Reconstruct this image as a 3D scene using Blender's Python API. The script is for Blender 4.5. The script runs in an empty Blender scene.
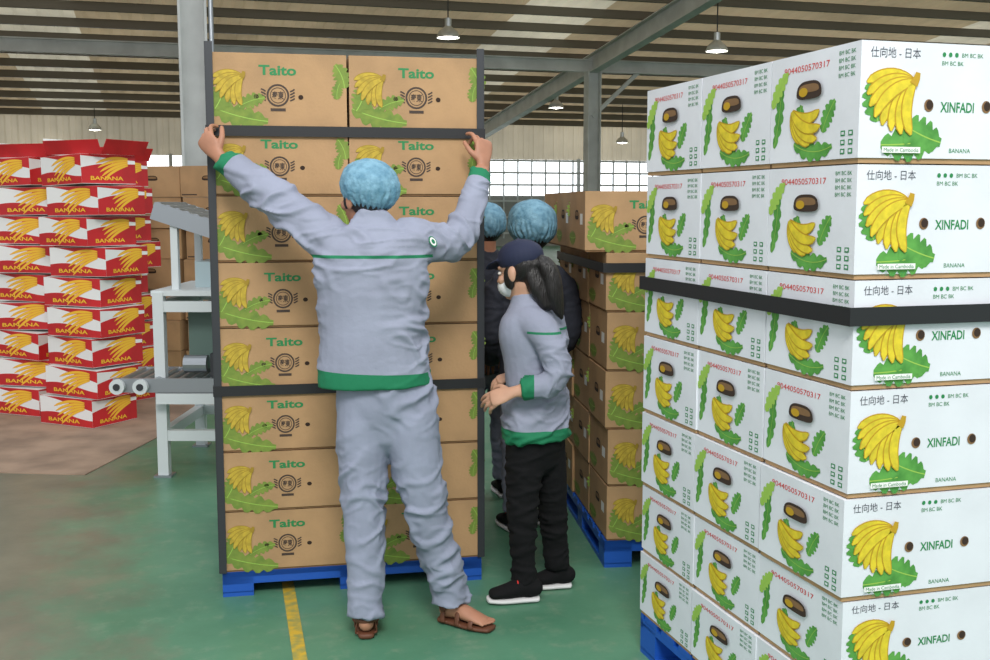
import bpy, bmesh, math, random
from mathutils import Vector, Matrix, noise
random.seed(7)
scn = bpy.context.scene
scn.view_settings.view_transform = 'Standard'
V = Vector
E1 = V((0.96, 0.28, 0)); E2 = V((-0.28, 0.96, 0))
YAW = math.atan2(0.28, 0.96)

def s2l(c):
    return tuple(((x/255)/12.92 if x/255 <= 0.04045 else (((x/255)+0.055)/1.055)**2.4) for x in c) + (1,)

MATS = {}
def mat(name, rgb, rough=0.6, metal=0.0, var=0.0, vscale=8.0, bump=0.0, bscale=60.0, rgb2=None, emit=0.0, stretch=None, spec=0.5):
    if name in MATS: return MATS[name]
    m = bpy.data.materials.new(name); m.use_nodes = True
    nt = m.node_tree; N = nt.nodes; L = nt.links
    b = N['Principled BSDF']
    b.inputs['Base Color'].default_value = s2l(rgb)
    b.inputs['Roughness'].default_value = rough
    b.inputs['Metallic'].default_value = metal
    b.inputs['Specular IOR Level'].default_value = spec
    tc = N.new('ShaderNodeTexCoord')
    src = tc.outputs['Object']
    if stretch:
        mp = N.new('ShaderNodeMapping'); mp.inputs['Scale'].default_value = stretch
        L.new(src, mp.inputs['Vector']); src = mp.outputs['Vector']
    if var or rgb2:
        n = N.new('ShaderNodeTexNoise'); n.inputs['Scale'].default_value = vscale; n.inputs['Detail'].default_value = 5
        L.new(src, n.inputs['Vector'])
        r = N.new('ShaderNodeValToRGB')
        c2 = rgb2 if rgb2 else tuple(max(0, x*(1-var)) for x in rgb)
        r.color_ramp.elements[0].color = s2l(c2); r.color_ramp.elements[0].position = 0.35
        r.color_ramp.elements[1].color = s2l(rgb); r.color_ramp.elements[1].position = 0.62
        L.new(n.outputs['Fac'], r.inputs['Fac']); L.new(r.outputs['Color'], b.inputs['Base Color'])
    if bump:
        n2 = N.new('ShaderNodeTexNoise'); n2.inputs['Scale'].default_value = bscale; n2.inputs['Detail'].default_value = 4
        L.new(src, n2.inputs['Vector'])
        bp = N.new('ShaderNodeBump'); bp.inputs['Strength'].default_value = bump; bp.inputs['Distance'].default_value = 0.01
        L.new(n2.outputs['Fac'], bp.inputs['Height']); L.new(bp.outputs['Normal'], b.inputs['Normal'])
    if emit:
        b.inputs['Emission Color'].default_value = s2l(rgb); b.inputs['Emission Strength'].default_value = emit
    MATS[name] = m
    return m

# ------------------------------------------------------------------ mesh builder
class MB:
    def __init__(s): s.v = []; s.f = []; s.m = []; s.mats = []
    def mi(s, m):
        if m not in s.mats: s.mats.append(m)
        return s.mats.index(m)
    def poly(s, pts, m):
        i = len(s.v); s.v += [tuple(p) for p in pts]; s.f.append(tuple(range(i, i+len(pts)))); s.m.append(s.mi(m))
    def box(s, lo, hi, m, M=None):
        x0,y0,z0 = lo; x1,y1,z1 = hi
        c = [V(p) for p in ((x0,y0,z0),(x1,y0,z0),(x1,y1,z0),(x0,y1,z0),(x0,y0,z1),(x1,y0,z1),(x1,y1,z1),(x0,y1,z1))]
        if M: c = [M @ p for p in c]
        i = len(s.v); s.v += [tuple(p) for p in c]
        for q in ((0,3,2,1),(4,5,6,7),(0,1,5,4),(1,2,6,5),(2,3,7,6),(3,0,4,7)):
            s.f.append(tuple(i+k for k in q)); s.m.append(s.mi(m))
    def beam(s, a, b, w, h, m, up=V((0,0,1))):
        a = V(a); b = V(b); d = (b-a); L = d.length; d.normalize()
        x = d.cross(up)
        if x.length < 1e-4: x = V((1,0,0))
        x.normalize(); z = x.cross(d)
        M = Matrix((( x.x, d.x, z.x, a.x),( x.y, d.y, z.y, a.y),( x.z, d.z, z.z, a.z),(0,0,0,1)))
        s.box((-w/2,0,-h/2),(w/2,L,h/2), m, M)
    def cyl(s, a, b, r0, r1, m, n=16, caps=True):
        a = V(a); b = V(b); d = (b-a).normalized()
        x = d.orthogonal().normalized(); y = d.cross(x)
        i = len(s.v); k = s.mi(m)
        for c, r in ((a, r0), (b, r1)):
            for j in range(n):
                t = 2*math.pi*j/n
                s.v.append(tuple(c + x*math.cos(t)*r + y*math.sin(t)*r))
        for j in range(n):
            s.f.append((i+j, i+(j+1)%n, i+n+(j+1)%n, i+n+j)); s.m.append(k)
        if caps:
            s.f.append(tuple(i+j for j in reversed(range(n)))); s.m.append(k)
            s.f.append(tuple(i+n+j for j in range(n))); s.m.append(k)
    def lathe(s, c, prof, m, n=20):
        c = V(c); i = len(s.v); k = s.mi(m)
        for r, z in prof:
            for j in range(n):
                t = 2*math.pi*j/n; s.v.append((c.x+r*math.cos(t), c.y+r*math.sin(t), c.z+z))
        for q in range(len(prof)-1):
            for j in range(n):
                s.f.append((i+q*n+j, i+q*n+(j+1)%n, i+(q+1)*n+(j+1)%n, i+(q+1)*n+j)); s.m.append(k)
    def mesh(s, name):
        me = bpy.data.meshes.new(name); me.from_pydata(s.v, [], s.f)
        for m in s.mats: me.materials.append(m)
        me.polygons.foreach_set('material_index', s.m); me.update()
        return me

def add(name, data, parent=None, loc=None, rotz=0.0):
    o = bpy.data.objects.new(name, data); scn.collection.objects.link(o)
    if loc is not None: o.location = loc
    o.rotation_euler = (0, 0, rotz)
    if parent: o.parent = parent
    return o

# ------------------------------------------------------------------ materials
kraft = mat('kraft_cardboard', (182,145,104), 0.75, var=0.09, vscale=5, bump=0.12, bscale=90)
kraft_dk = mat('kraft_dark', (136,102,66), 0.8, var=0.15)
hole_dk = mat('painted_hole_shade', (52,36,26), 0.9)  # shade inside the carton holes, painted as flat dark patches
white_card = mat('white_cardboard', (222,225,232), 0.55, var=0.04, vscale=4, bump=0.06, bscale=60)
ban_y = mat('print_banana_yellow', (222,200,44), 0.6, var=0.12, vscale=40)
ban_o = mat('print_banana_dark', (184,146,26), 0.6)  # darker printed ink for banana outlines and stems
ban_ko = mat('print_banana_kraft_dark', (156,128,34), 0.7)  # outline ink of the bananas on kraft cartons
ban_ky = mat('print_banana_kraft', (196,168,54), 0.7, var=0.15, vscale=40)
leaf_g = mat('print_leaf_green', (92,160,70), 0.6, rgb2=(68,134,54), vscale=30)
leaf_l = mat('print_leaf_light', (150,190,80), 0.6)
leaf_k = mat('print_leaf_kraft', (124,144,58), 0.7, rgb2=(102,128,50), vscale=30)
txt_g = mat('print_text_green', (34,128,72), 0.6)
txt_k = mat('print_text_dark', (66,52,44), 0.7)
txt_gray = mat('print_text_gray', (70,74,84), 0.7)
txt_r = mat('print_text_red', (206,44,40), 0.6)
txt_w = mat('print_white', (232,232,230), 0.6)
red_card = mat('red_cardboard', (198,30,36), 0.55, var=0.12, vscale=6)
yel_pr = mat('print_yellow', (240,190,50), 0.6)
org_pr = mat('print_orange', (226,130,50), 0.6)
blue_pl = mat('pallet_blue_plastic', (26,84,178), 0.45)
black_strap = mat('black_strap', (26,27,30), 0.55)
guard = mat('corner_guard_metal', (56,58,62), 0.5, metal=0.3)
steel = mat('galvanised_steel', (160,165,170), 0.35, metal=0.8)
white_paint = mat('white_painted_steel', (205,212,214), 0.45)
col_paint = mat('column_paint', (206,208,206), 0.6, var=0.08, vscale=2)

# ------------------------------------------------------------------ print graphics
class Frame:
    def __init__(s, o, u, v): s.o=V(o); s.u=V(u); s.v=V(v); s.n = s.u.cross(s.v)
    def p(s, x, y, k): return s.o + s.u*x + s.v*y + s.n*(0.0004*k)

def strip(mb, fr, pts, ws, m, k):
    L=[];R=[]
    for i,(x,y) in enumerate(pts):
        a = pts[max(0,i-1)]; b = pts[min(len(pts)-1,i+1)]
        dx,dy = b[0]-a[0], b[1]-a[1]; l = math.hypot(dx,dy) or 1
        nx,ny = -dy/l, dx/l
        w = ws[i]
        L.append((x+nx*w, y+ny*w)); R.append((x-nx*w, y-ny*w))
    for i in range(len(pts)-1):
        mb.poly([fr.p(*R[i],k), fr.p(*R[i+1],k), fr.p(*L[i+1],k), fr.p(*L[i],k)], m)

def arc(x,y,L,ang,bend,n=9):
    pts=[(x,y)]
    for i in range(n):
        a = ang + bend*(i/(n-1)-0.5)
        x += math.cos(a)*L/n; y += math.sin(a)*L/n; pts.append((x,y))
    return pts

def banana(mb, fr, x,y,L,w,ang,bend,my,mo,k):
    pts = arc(x,y,L,ang,bend); n=len(pts)
    ws = [w*(0.22+0.78*math.sin(math.pi*min(1,(i/(n-1))*0.98+0.02))**0.55) for i in range(n)]
    ws[-1] = w*0.12
    strip(mb, fr, pts, [a*1.0+w*0.12 for a in ws], mo, k)
    strip(mb, fr, pts, [a*0.88 for a in ws], my, k+1)

def bunch(mb, fr, cx, cy, s, my, mo, k, n=7):
    sx, sy = cx+0.34*s, cy+0.36*s
    for i in range(n):
        t = i/(n-1)
        a = math.radians(182 + 86*t)
        banana(mb, fr, sx, sy, s*(0.86-0.12*abs(t-0.4)), s*0.085, a, 0.95, my, mo, k+2*(i%4))
    strip(mb, fr, [(sx-0.02*s,sy-0.04*s),(sx+0.03*s,sy+0.05*s),(sx+0.05*s,sy+0.13*s)], [0.07*s,0.055*s,0.04*s], mo, k+9)

def leaf(mb, fr, x,y,L,w,ang,bend,m,k,n=16):
    pts = arc(x,y,L,ang,bend,n); N=len(pts)
    ws=[w*(math.sin(math.pi*(0.04+0.93*i/(N-1)))**0.6)*(1.0 if i%3 else 0.62) for i in range(N)]
    strip(mb, fr, pts, ws, m, k)
    strip(mb, fr, pts, [w*0.035]*N, leaf_l, k+1)

def ellipse(mb, fr, x,y,rx,ry,m,k,n=20):
    mb.poly([fr.p(x+rx*math.cos(2*math.pi*i/n), y+ry*math.sin(2*math.pi*i/n), k) for i in range(n)], m)

def ring(mb, fr, x,y,r0,r1,m,k,n=24):
    for i in range(n):
        a=2*math.pi*i/n; b=2*math.pi*(i+1)/n
        mb.poly([fr.p(x+r0*math.cos(a),y+r0*math.sin(a),k),fr.p(x+r1*math.cos(a),y+r1*math.sin(a),k),
                 fr.p(x+r1*math.cos(b),y+r1*math.sin(b),k),fr.p(x+r0*math.cos(b),y+r0*math.sin(b),k)], m)

def rect(mb, fr, x0,y0,x1,y1,m,k):
    mb.poly([fr.p(x0,y0,k),fr.p(x1,y0,k),fr.p(x1,y1,k),fr.p(x0,y1,k)], m)

TC={}
def text(mb, fr, s, cx, cy, h=None, w=None, m=None, k=2, bold=0.0):
    key=(s,bold)
    if key not in TC:
        cu = bpy.data.curves.new('t','FONT'); cu.body=s; cu.offset=bold; cu.resolution_u=3
        o = bpy.data.objects.new('t',cu); scn.collection.objects.link(o)
        bpy.context.view_layer.update()
        me = bpy.data.meshes.new_from_object(o.evaluated_get(bpy.context.evaluated_depsgraph_get()))
        vs=[(v.co.x,v.co.y) for v in me.vertices]; fs=[tuple(p.vertices) for p in me.polygons]
        bpy.data.objects.remove(o); bpy.data.curves.remove(cu); bpy.data.meshes.remove(me)
        if not vs: vs=[(0,0),(1,0),(0,1)]; fs=[]
        TC[key]=(vs,fs)
    vs,fs=TC[key]
    x0=min(v[0] for v in vs);x1=max(v[0] for v in vs);y0=min(v[1] for v in vs);y1=max(v[1] for v in vs)
    sy = (h/(y1-y0)) if h else w/(x1-x0)
    sx = (w/(x1-x0)) if w else sy
    i=len(mb.v); mi=mb.mi(m)
    mb.v += [tuple(fr.p(cx+(x-(x0+x1)/2)*sx, cy+(y-(y0+y1)/2)*sy, k)) for x,y in vs]
    for f in fs: mb.f.append(tuple(i+q for q in f)); mb.m.append(mi)

def hand_hole(mb, fr, x,y,w,h,k):
    pts=[]
    for i in range(24):
        a=2*math.pi*i/24; c,s=math.cos(a),math.sin(a)
        px=w/2*(abs(c)**0.6)*(1 if c>0 else -1)*(1.0-0.18*s); py=h/2*(abs(s)**0.7)*(1 if s>0 else -1)
        pts.append((x+px,y+py))
    mb.poly([fr.p(*p,k) for p in pts], hole_dk)
    pts2=[(x+(px-x)*0.8, y+h*0.1+(py-y)*0.45) for px,py in pts]
    mb.poly([fr.p(*p,k+1) for p in pts2], kraft_dk)

def frames(w,d):
    return dict(front=Frame((-w/2,-d/2,0),(1,0,0),(0,0,1)), left=Frame((-w/2,d/2,0),(0,-1,0),(0,0,1)),
                right=Frame((w/2,-d/2,0),(0,1,0),(0,0,1)), back=Frame((w/2,d/2,0),(-1,0,0),(0,0,1)))

def shell(mb, w,d,h, m_lid, m_base, lip):
    mb.box((-w/2+0.004,-d/2+0.004,0),(w/2-0.004,d/2-0.004,h*0.6), m_base)
    mb.box((-w/2,-d/2,lip),(w/2,d/2,h-0.003), m_lid)

def kraft_box(w,d,h):
    mb=MB(); shell(mb,w,d,h,kraft,kraft_dk,0.008); F=frames(w,d)
    for nm in ('front','back'):
        f=F[nm]
        leaf(mb,f,0.02*w,0.28*h,0.42*w,0.16*h,math.radians(-14),0.3,leaf_k,1)
        leaf(mb,f,0.05*w,0.25*h,0.22*w,0.16*h,math.radians(70),0.5,leaf_k,3)
        leaf(mb,f,0.22*w,0.28*h,0.20*w,0.10*h,math.radians(20),-0.5,leaf_k,3)
        bunch(mb,f,0.155*w,0.50*h,0.50*h,ban_ky,ban_ko,5)
        leaf(mb,f,0.985*w,0.55*h,0.34*h,0.12*h,math.radians(112),0.6,leaf_k,1)
        leaf(mb,f,0.93*w,0.40*h,0.22*h,0.08*h,math.radians(80),-0.6,leaf_k,3)
        text(mb,f,'Taito',0.50*w,0.77*h,h=0.135*h,w=0.27*w,m=txt_g,bold=0.03)
        cx,cy=0.50*w,0.44*h
        ring(mb,f,cx,cy,0.125*h,0.15*h,txt_k,2); ring(mb,f,cx,cy,0.095*h,0.105*h,txt_k,2)
        text(mb,f,'泰東',cx,cy,h=0.11*h,w=0.155*h,m=txt_k,k=3,bold=0.02)
        for sg in (-1,1):
            for j in range(4):
                strip(mb,f,arc(cx+sg*0.16*h,cy-0.07*h+0.04*h*j,0.07*h,(0 if sg>0 else math.pi)+sg*0.5,0.3,4),[0.010*h]*5,txt_k,2)
        rect(mb,f,cx-0.10*h,cy-0.21*h,cx+0.10*h,cy-0.17*h,txt_k,2)
        for q in (0.345,0.665): ellipse(mb,f,q*w,0.42*h,0.018*w,0.032*h,hole_dk,3)
    for nm in ('left','right'):
        f=F[nm]; hand_hole(mb,f,0.5*d,0.60*h,0.22*d,0.16*h,3)
        leaf(mb,f,0.02*d,0.22*h,0.4*d,0.13*h,math.radians(0),0.3,leaf_k,1)
        rect(mb,f,0.70*d,0.44*h,0.86*d,0.62*h,txt_w,2)
    return mb.mesh('kraft_carton')

def white_box(w,d,h):
    mb=MB(); shell(mb,w,d,h,white_card,kraft,0.012); F=frames(w,d)
    for nm in ('front','back'):
        f=F[nm]
        leaf(mb,f,0.12*w,0.15*h,0.56*h,0.15*h,math.radians(6),0.2,leaf_g,1)
        leaf(mb,f,0.22*w,0.34*h,0.44*h,0.15*h,math.radians(-22),0.3,leaf_g,3)
        leaf(mb,f,0.10*w,0.34*h,0.34*h,0.11*h,math.radians(100),-0.4,leaf_g,3)
        bunch(mb,f,0.175*w,0.46*h,0.58*h,ban_y,ban_o,5,n=8)
        text(mb,f,'仕向地 - 日本',0.185*w,0.90*h,h=0.085*h,w=0.27*w,m=txt_gray)
        for q in (0.375,0.70):
            ellipse(mb,f,q*w,0.48*h,0.026*w,0.052*h,kraft_dk,3); ellipse(mb,f,(q+0.004)*w,0.485*h,0.019*w,0.040*h,hole_dk,4)
        text(mb,f,'XINFADI',0.535*w,0.47*h,h=0.085*h,w=0.19*w,m=txt_g,bold=0.02)
        rect(mb,f,0.12*w,0.085*h,0.33*w,0.135*h,txt_w,16)
        text(mb,f,'Made in Cambodia',0.225*w,0.11*h,w=0.19*w,m=txt_g,k=17)
        text(mb,f,'カンボジア産',0.225*w,0.045*h,w=0.13*w,m=txt_g,k=17)
        for j in range(3): ellipse(mb,f,(0.45+0.035*j)*w,0.90*h,0.010*w,0.020*h,txt_g,2)
        text(mb,f,'BM BC BK',0.61*w,0.90*h,w=0.12*w,m=txt_g,k=2)
        text(mb,f,'BM BC BK',0.50*w,0.83*h,w=0.12*w,m=txt_g,k=2)
        text(mb,f,'BANANA',0.56*w,0.11*h,w=0.12*w,m=txt_g,k=2)
    for nm in ('left','right'):
        f=F[nm]
        leaf(mb,f,0.05*d,0.18*h,0.60*h,0.075*h,math.radians(80),0.4,leaf_g,1)
        leaf(mb,f,0.02*d,0.55*h,0.40*h,0.08*h,math.radians(48),-0.4,leaf_l,3)
        leaf(mb,f,0.27*d,0.28*h,0.30*h,0.10*h,math.radians(60),0.4,leaf_g,1)
        leaf(mb,f,0.30*d,0.20*h,0.62*h,0.09*h,math.radians(-4),0.7,leaf_g,3)
        leaf(mb,f,0.62*d,0.28*h,0.32*h,0.09*h,math.radians(55),-0.4,leaf_g,1)
        for j,(a,l) in enumerate(((-62,0.34),(-46,0.45),(-32,0.52),(-18,0.52),(-2,0.46))):
            banana(mb,f,0.28*d,0.49*h,l*h,0.050*h,math.radians(a),1.1,ban_y,ban_o,6+2*(j%4))
        hand_hole(mb,f,0.48*d,0.66*h,0.28*d,0.16*h,16)
        ellipse(mb,f,0.42*d,0.645*h,0.05*d,0.04*h,ban_o,19)
        text(mb,f,'9044050570317',0.42*d,0.86*h,w=0.52*d,h=0.055*h,m=txt_r)
        for r in range(4):
            text(mb,f,'BM BC BK',0.865*d,(0.92-0.062*r)*h,w=0.17*d,h=0.035*h,m=txt_g,k=2)
        for c in range(2):
            for r in range(3):
                x=0.82*d+c*0.08*d; y=0.08*h+r*0.075*h
                rect(mb,f,x,y,x+0.045*d,y+0.045*h,txt_g,2); rect(mb,f,x+0.01*d,y+0.012*h,x+0.036*d,y+0.034*h,white_card,3)
    return mb.mesh('white_carton')

def red_box(w,d,h):
    mb=MB(); mb.box((-w/2,-d/2,0),(w/2,d/2,h-0.006),txt_w); F=frames(w,d)
    for nm,W in (('front',w),('right',d),('left',d),('back',w)):
        f=F[nm]
        n=14
        if nm in ('right','left'):
            lo=lambda x:(0.52+0.20*x/W+0.06*math.sin(x/W*4.2))*h
            hi=lambda x:(0.92-0.14*(x/W))*h
        else:
            lo=lambda x:(0.34+0.10*math.sin(x/W*4.2+0.5))*h
            hi=lambda x:(0.99-0.42*(x/W)**1.2)*h
        for i in range(n):
            x0=W*i/n;x1=W*(i+1)/n
            mb.poly([f.p(x0,0.01*h,1),f.p(x1,0.01*h,1),f.p(x1,lo(x1),1),f.p(x0,lo(x0),1)],red_card)
            mb.poly([f.p(x0,hi(x0),1),f.p(x1,hi(x1),1),f.p(x1,h-0.007,1),f.p(x0,h-0.007,1)],red_card)
        for j in range(5):
            banana(mb,f,0.86*W,0.84*h-0.055*h*j,0.60*W-0.02*j*W,0.046*h,math.radians(188+5*j),0.5,yel_pr,org_pr,2+2*(j%2))
        text(mb,f,'BANANA',0.46*W,0.18*h,w=0.60*W,h=0.13*h,m=yel_pr,k=7,bold=0.02)
    return mb.mesh('red_carton')

# ------------------------------------------------------------------ pallets / stacks
def pallet_mesh(w,d,h):
    mb=MB()
    n=9
    for i in range(n):
        y0=-d/2+d*i/n; mb.box((-w/2,y0,h-0.022),(w/2,y0+d/n*0.72,h),blue_pl)
    for x in (-w/2,-0.06,w/2-0.12):
        mb.box((x,-d/2,h-0.04),(x+0.12,d/2,h-0.018),blue_pl)
        mb.box((x,-d/2,0),(x+0.12,d/2,0.02),blue_pl)
        for y in (-d/2,-0.06,d/2-0.12):
            mb.box((x,y,0.015),(x+0.12,y+0.12,h-0.03),blue_pl)
    mb.box((-w/2,-d/2,h-0.05),(w/2,-d/2+0.02,h-0.001),blue_pl)
    mb.box((-w/2,d/2-0.02,h-0.05),(w/2,d/2,h-0.001),blue_pl)
    return mb.mesh('pallet')

def stack(name, corner, ang, bw, bd, nx, ny, heights_top_down, ph, kind, jit=0.002, straps=(), guards=False, sh=0.040, shifts={}):
    u=V((math.cos(ang),math.sin(ang),0)); v=V((-math.sin(ang),math.cos(ang),0))
    W=bw*nx; D=bd*ny
    c=V(corner)+u*W/2+v*D/2
    p=add('plastic_pallet', pallet_mesh(W-0.01,D-0.01,ph), None, c, ang)
    root=add(name, None, None, c+V((0,0,ph+0.0005)), ang)
    hs=list(reversed(heights_top_down)); z=0; cache={}
    for r,h in enumerate(hs):
        if round(h,3) not in cache: cache[round(h,3)]=kind(bw-0.006,bd-0.004,h)
        me=cache[round(h,3)]
        rj=random.uniform(-jit,jit)*0.8+shifts.get(len(hs)-1-r,0)
        for i in range(nx):
            for j in range(ny):
                add('carton', me, root, (-W/2+bw*(i+.5)+random.uniform(-jit,jit)+rj, -D/2+bd*(j+.5)+random.uniform(-jit,jit), z), random.uniform(-jit,jit)*1.2)
        z+=h
    sm=MB()
    for zs in straps:
        a=zs-ph; e=0.004+jit*1.9; t=0.002
        sm.box((-W/2-e,-D/2-e-t,a-sh/2),(W/2+e,-D/2-e,a+sh/2),black_strap)
        sm.box((-W/2-e,D/2+e,a-sh/2),(W/2+e,D/2+e+t,a+sh/2),black_strap)
        sm.box((-W/2-e-t,-D/2-e-t,a-sh/2),(-W/2-e,D/2+e+t,a+sh/2),black_strap)
        sm.box((W/2+e,-D/2-e-t,a-sh/2),(W/2+e+t,D/2+e+t,a+sh/2),black_strap)
    if sm.f: add('strap', sm.mesh('strap'), root)
    if guards:
        gm=MB(); e=0.003; t=0.004; gw=0.026
        for sx in (-1,1):
            for sy in (-1,1):
                x=sx*(W/2+e); y=sy*(D/2+e)
                gm.box((min(x,x+sx*t),min(y,y-sy*gw),0.0),(max(x,x+sx*t),max(y,y-sy*gw),z+0.035),guard)
                gm.box((min(x,x-sx*gw),min(y,y+sy*t),0.0),(max(x,x-sx*gw),max(y,y+sy*t),z+0.035),guard)
        add('corner_guards', gm.mesh('guards'), root)
    return root

A_L=math.atan2(0.21,1.03)
stack('kraft_banana_box_stack',(-1.085,4.22,0),A_L,0.528,0.40,2,3,[0.285,0.255,0.255,0.255,0.25,0.24,0.24,0.245],0.10,kraft_box,straps=(1.83,0.83),guards=True,jit=0.002)
stack('white_banana_box_stack',(0.834,2.56,0),YAW,0.50,0.3955,2,3,[0.28,0.27,0.262,0.262,0.255,0.235,0.222],0.14,white_box,straps=(1.29,),jit=0.003,sh=0.044)
stack('kraft_banana_box_stack',(0.465,4.58,0),math.atan2(0.10,0.99),0.515,0.40,2,3,[0.255,0.25,0.25,0.25,0.245,0.24],0.12,kraft_box,straps=(1.29,),jit=0.006,shifts={0:-0.09})

def red_stack(x,y,ang,rows,lean=(0,0)):
    root=add('red_banana_box_stack',None,None,(x,y,0.0085),ang)
    me=red_box(0.50,0.42,0.205)
    z=0
    for r in range(rows):
        q=0.2 if r==0 else 1.0
        o=add('carton',me,root,((0.03 if r%2 else -0.03)*q+random.uniform(-.035,.035)+lean[0]*r,random.uniform(-.03,.03)+lean[1]*r,z),random.uniform(-.15,.15)+(0.09 if r%2 else -0.09))
        if r: o.rotation_euler[1]=random.uniform(-0.03,0.03)
        z+=0.210
    mb=MB()
    M0=Matrix.Translation((lean[0]*rows,lean[1]*rows,z-0.004))
    mb.box((-0.25,-0.004,0.0),(0.25,0.0,0.10),red_card,M0@Matrix.Translation((0,-0.20,0))@Matrix.Rotation(0.35,4,'X'))
    mb.box((-0.20,-0.004,0.0),(0.18,0.0,0.07),txt_w,M0@Matrix.Translation((0,-0.19,0))@Matrix.Rotation(0.1,4,'X'))
    mb.box((0.0,-0.20,0.0),(0.004,0.20,0.11),red_card,M0@Matrix.Translation((0.24,0,0))@Matrix.Rotation(0.5,4,'Y'))
    mb.box((0.0,-0.20,0.0),(0.004,0.20,0.12),txt_w,M0@Matrix.Translation((-0.24,0,0))@Matrix.Rotation(-0.4,4,'Y'))
    add('open_flaps',mb.mesh('flap'),root)
th=math.radians(-25)
ux=V((math.cos(th),math.sin(th),0)); uy=V((-math.sin(th),math.cos(th),0))
nc=V((-2.70,7.50,0))
red_stack(*(nc-ux*0.30+uy*0.21).xy,th,9,(0.012,0.0))
red_stack(*(nc-ux*1.00+uy*0.34).xy,th+0.12,9,(0.006,0.006))
red_stack(*(nc-ux*0.86+uy*1.00).xy,th-0.1,9)
red_stack(*(nc-ux*1.60+uy*0.95).xy,th,9)

def plain_box(w,d,h):
    mb=MB(); mb.box((-w/2,-d/2,0),(w/2,d/2,h-0.004),kraft)
    f=frames(w,d)
    hand_hole(mb,f['front'],0.5*w,0.6*h,0.2*w,0.16*h,2)
    for s in('left','right'): hand_hole(mb,f[s],0.5*d,0.6*h,0.2*d,0.16*h,2)
    for nm in('front','back'): rect(mb,f[nm],0.02*w,0.05*h,0.3*w,0.09*h,txt_k,1)
    return mb.mesh('plain_carton')
pb=plain_box(0.52,0.42,0.27)
root=add('plain_cardboard_box_stack',None,None,(-2.95,9.9,0),-0.2)
for i in range(4):
    for r in range((7,7,7,6)[i]):
        add('carton',pb,root,(i*0.57-0.6+random.uniform(-.02,.02),random.uniform(-.03,.03),r*0.27),random.uniform(-.06,.06))

# ------------------------------------------------------------------ conveyor machine
mb=MB()
X0,X1,Y0,Y1=-1.90,-1.28,6.2,7.0
for x in (X0,X1):
    for y in (Y0,Y1):
        mb.box((x-0.03,y-0.03,0),(x+0.03,y+0.03,1.06),white_paint)
        mb.box((x-0.05,y-0.05,0),(x+0.05,y+0.05,0.012),steel)
for z in (0.98,0.24):
    for y in (Y0,Y1): mb.box((X0,y-0.025,z-0.03),(X1,y+0.025,z+0.03),white_paint)
    for x in (X0,X1): mb.box((x-0.025,Y0,z-0.03),(x+0.025,Y1,z+0.03),white_paint)
mb.box((X0+0.12,Y0+0.15,0.64),(X1,Y1-0.1,0.94),mat('machine_panel',(96,120,112),0.5))
mb.box((X0-0.04,Y0-0.02,1.04),(X1,Y1+0.02,1.07),white_paint)
mb.box((X0+0.14,Y0+0.25,1.07),(X1,Y1-0.1,1.22),mat('machine_cover',(170,190,196),0.4))
for y in (Y0-0.10,Y0+0.34):
    mb.box((-2.14,y-0.012,0.505),(X1,y+0.012,0.585),steel)
for i in range(13):
    x=-2.10+i*0.065; mb.cyl((x,Y0-0.09,0.56),(x,Y0+0.33,0.56),0.024,0.024,steel,14)
for y in (Y0-0.13,Y0+0.37):
    for q in (-2.11,-1.98):
        mb.cyl((q,y-0.015,0.54),(q,y+0.015,0.54),0.042,0.042,white_paint,20)
        mb.cyl((q,y-0.02,0.54),(q,y+0.02,0.54),0.02,0.02,guard,12)
mb.box((X0,Y0-0.12,0.44),(X1,Y0+0.36,0.50),white_paint)
mb.cyl((-1.75,Y0-0.05,0.66),(-1.62,Y0-0.05,0.66),0.05,0.05,steel,16)
mb.box((-1.60,Y0-0.08,0.59),(-1.45,Y0,0.72),guard)
a=V((-1.94,Y0+0.35,1.52)); b=V((-1.20,Y0+0.35,1.28)); d=(b-a)
for sy in (-0.28,0.28):
    mb.beam(a+V((0,sy,0)),b+V((0,sy,0)),0.02,0.10,steel)
for i in range(14):
    c=a+d*(i+0.5)/14; mb.cyl(c+V((0,-0.27,0.03)),c+V((0,0.27,0.03)),0.027,0.027,steel,14)
for t in (0.15,0.92):
    for sy in(-0.25,0.25):
        c=a+d*t+V((0,sy,0)); mb.beam((c.x,c.y,1.06),(c.x,c.y,c.z),0.04,0.04,white_paint,up=V((0,1,0)))
add('roller_conveyor',mb.mesh('conveyor'))

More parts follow.
